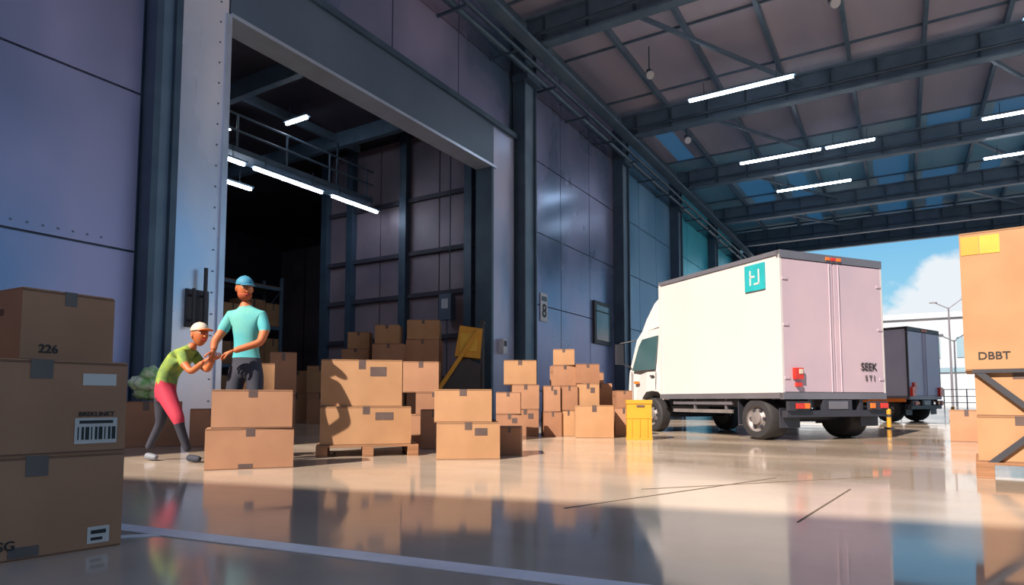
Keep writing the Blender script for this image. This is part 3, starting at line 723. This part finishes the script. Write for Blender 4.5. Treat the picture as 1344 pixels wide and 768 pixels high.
ad=MB()
V=[(-2.665,6.40,1.00,0.125,0.10),(-2.665,6.40,1.14,0.115,0.092),(-2.665,6.39,1.33,0.145,0.102),(-2.67,6.39,1.47,0.11,0.082),(-2.675,6.385,1.54,0.060),(-2.68,6.375,1.62,0.052),
   (-2.815,6.38,1.465,0.064),(-2.875,6.34,1.32,0.060),(-2.885,6.33,1.295,0.048),(-2.93,6.28,1.19,0.041),(-2.90,6.20,1.095,0.031),
   (-2.515,6.38,1.465,0.064),(-2.465,6.34,1.32,0.060),(-2.462,6.33,1.295,0.048),(-2.47,6.26,1.18,0.041),(-2.70,6.17,1.09,0.031),
   (-2.75,6.40,0.90,0.098),(-2.79,6.37,0.50,0.066),(-2.80,6.42,0.12,0.050),
   (-2.57,6.40,0.90,0.098),(-2.55,6.37,0.50,0.066),(-2.53,6.42,0.12,0.050)]
E=[(0,1),(1,2),(2,3),(3,4),(4,5),(3,6),(6,7),(7,8),(8,9),(9,10),(3,11),(11,12),(12,13),(13,14),(14,15),(0,16),(16,17),(17,18),(0,19),(19,20),(20,21)]
EM=['cyan','cyan','cyan','cyan','skin','cyan','cyan','skin','skin','skin','cyan','cyan','skin','skin','skin']+['navy']*6
def adr(c,k):
    if k in('cyan','navy'): return 'navy' if c.z<1.02 else 'cyan'
    return k
add_skin(ad,V,E,[0],EM,2,adr)
for (x,y) in ((-2.80,6.42),(-2.53,6.42)):
    add_skin(ad,[(x,y+0.03,0.05,0.045),(x-0.01,y-0.08,0.045,0.044),(x-0.02,y-0.17,0.035,0.034)],[(0,1),(1,2)],[0],['shoe','shoe'],2)
head(ad,(-2.685,6.365,1.735),math.radians(38),math.radians(8),0.98,'capblue','beard','beard')
hand(ad,(-2.90,6.20,1.095),(-0.10,-0.25,-0.9),(-0.9,0.1,0.1),(0.2,-1,0),1.0)
hand(ad,(-2.70,6.17,1.09),(-1,-0.1,-0.35),(0,0.2,-1),(0,-0.8,0.6),1.0)
ad.build('warehouse_worker',(0,0,0),YAW)

ch=MB()
V=[(-3.53,6.48,0.78,0.118,0.098),(-3.49,6.47,0.88,0.110,0.092),(-3.39,6.46,1.01,0.130,0.097),(-3.29,6.45,1.10,0.097,0.077),(-3.24,6.44,1.145,0.048),(-3.195,6.43,1.185,0.044),
   (-3.28,6.34,1.08,0.058),(-3.23,6.29,0.98,0.052),(-3.215,6.28,0.965,0.042),(-3.13,6.24,0.89,0.035),(-2.99,6.20,0.99,0.027),
   (-3.26,6.55,1.08,0.058),(-3.18,6.52,0.99,0.052),(-3.165,6.51,0.975,0.042),(-3.07,6.45,0.92,0.035),(-2.96,6.32,1.02,0.027),
   (-3.47,6.42,0.68,0.098),(-3.29,6.34,0.43,0.066),(-3.285,6.345,0.38,0.050),(-3.22,6.42,0.10,0.038),
   (-3.56,6.54,0.68,0.094),(-3.58,6.56,0.43,0.060),(-3.59,6.57,0.38,0.049),(-3.74,6.62,0.11,0.038)]
E=[(0,1),(1,2),(2,3),(3,4),(4,5),(3,6),(6,7),(7,8),(8,9),(9,10),(3,11),(11,12),(12,13),(13,14),(14,15),(0,16),(16,17),(17,18),(18,19),(0,20),(20,21),(21,22),(22,23)]
EM=['green','green','green','green','skin','green','green','skin','skin','skin','green','green','skin','skin','skin','pink','pink','navy','navy','navy','navy','navy','navy']
add_skin(ch,V,E,[0],EM,2)
add_skin(ch,[(-3.23,6.43,0.045,0.036),(-3.16,6.40,0.042,0.038),(-3.07,6.37,0.035,0.03)],[(0,1),(1,2)],[0],['navy','navy'],2)
add_skin(ch,[(-3.76,6.63,0.05,0.036),(-3.69,6.60,0.042,0.038),(-3.61,6.57,0.032,0.028)],[(0,1),(1,2)],[0],['shoe','shoe'],2)
head(ch,(-3.145,6.42,1.275),math.radians(52),math.radians(-2),0.98,'cream',None,'hair','orange')
hand(ch,(-2.99,6.20,0.99),(1,-0.05,0.35),(0.1,0.3,1),(0,0.8,0.5),0.85)
hand(ch,(-2.96,6.32,1.02),(0.9,-0.7,0.25),(0.1,0.0,1),(0,0.8,0.5),0.85)
ch.build('child_helper',(0,0,0),YAW)

# ------------------------------------------------------------------ world + sun
wd=bpy.data.worlds.new('sky'); scene.world=wd; wd.use_nodes=True; nt=wd.node_tree
bg=nt.nodes['Background']; tc=nt.nodes.new('ShaderNodeTexCoord')
sp=nt.nodes.new('ShaderNodeSeparateXYZ'); nt.links.new(tc.outputs['Generated'],sp.inputs[0])
rp=nt.nodes.new('ShaderNodeValToRGB'); cr=rp.color_ramp
cr.elements[0].position=0.0; cr.elements[0].color=(0.60,0.86,0.94,1)
cr.elements[1].position=1.0; cr.elements[1].color=(0.08,0.22,0.50,1)
e=cr.elements.new(0.10); e.color=(0.36,0.70,0.88,1)
e=cr.elements.new(0.28); e.color=(0.13,0.46,0.82,1)
nt.links.new(sp.outputs['Z'],rp.inputs['Fac'])
wm=nt.nodes.new('ShaderNodeMapRange'); wm.inputs['From Min'].default_value=-0.15; wm.inputs['From Max'].default_value=-0.75
nt.links.new(sp.outputs['Y'],wm.inputs['Value'])
wx=nt.nodes.new('ShaderNodeMix'); wx.data_type='RGBA'; nt.links.new(wm.outputs[0],wx.inputs['Factor']); nt.links.new(rp.outputs['Color'],wx.inputs['A']); wx.inputs['B'].default_value=(0.66,0.50,0.45,1)  # warm sky behind the camera, added as fill for the shaded boxes
nz=nt.nodes.new('ShaderNodeTexNoise'); nz.inputs['Scale'].default_value=14; nz.inputs['Detail'].default_value=6
nt.links.new(tc.outputs['Generated'],nz.inputs['Vector'])
sb=nt.nodes.new('ShaderNodeVectorMath'); sb.operation='SUBTRACT'; sb.inputs[1].default_value=(0.5,0.5,0.5); nt.links.new(nz.outputs['Color'],sb.inputs[0])
sc=nt.nodes.new('ShaderNodeVectorMath'); sc.operation='SCALE'; sc.inputs['Scale'].default_value=0.12; nt.links.new(sb.outputs[0],sc.inputs[0])
av=nt.nodes.new('ShaderNodeVectorMath'); av.operation='ADD'; nt.links.new(tc.outputs['Generated'],av.inputs[0]); nt.links.new(sc.outputs[0],av.inputs[1])
def dirv(a,el):
    return Vector((-SN+CS*a,CS+SN*a,el)).normalized()
last=None
for (a,el,rad) in ((0.67,0.14,0.055),(0.63,0.12,0.045),(0.70,0.175,0.05),(0.587,0.10,0.05),(0.735,0.13,0.06),(0.795,0.15,0.06),(0.51,0.11,0.06),(0.99,0.17,0.10),(1.16,0.27,0.09),(-0.44,0.17,0.12),(-1.15,0.27,0.12)):
    ds=nt.nodes.new('ShaderNodeVectorMath'); ds.operation='DISTANCE'; ds.inputs[1].default_value=dirv(a,el); nt.links.new(av.outputs[0],ds.inputs[0])
    mr=nt.nodes.new('ShaderNodeMapRange'); mr.inputs['From Min'].default_value=rad; mr.inputs['From Max'].default_value=rad*0.7
    nt.links.new(ds.outputs['Value'],mr.inputs['Value'])
    if last is None: last=mr.outputs[0]
    else:
        mxm=nt.nodes.new('ShaderNodeMath'); mxm.operation='MAXIMUM'; nt.links.new(last,mxm.inputs[0]); nt.links.new(mr.outputs[0],mxm.inputs[1]); last=mxm.outputs[0]
mc=nt.nodes.new('ShaderNodeMix'); mc.data_type='RGBA'; nt.links.new(last,mc.inputs['Factor']); nt.links.new(wx.outputs['Result'],mc.inputs['A']); mc.inputs['B'].default_value=(0.84,0.90,0.95,1)
nt.links.new(mc.outputs['Result'],bg.inputs['Color']); bg.inputs['Strength'].default_value=1.0

sl=bpy.data.lights.new('sun','SUN'); sl.energy=9.6; sl.color=(1.0,0.85,0.69); sl.angle=math.radians(0.6)
so=bpy.data.objects.new('sun',sl); scene.collection.objects.link(so)
so.rotation_euler=Vector((0.15,0.99,-0.78)).to_track_quat('-Z','Y').to_euler(); so.location=(0,-20,30)

# ------------------------------------------------------------------ camera
cd=bpy.data.cameras.new('camera'); cam=bpy.data.objects.new('camera',cd); scene.collection.objects.link(cam)
cd.sensor_width=36; cd.lens=840/1344*36; cd.clip_end=500
PITCH=4.0
cam.location=(0,0,H); cam.rotation_euler=(math.radians(90+PITCH),0,YAW)
cd.shift_y=(525-840*math.tan(math.radians(PITCH))-384)/1344
scene.camera=cam
scene.view_settings.view_transform='Standard'
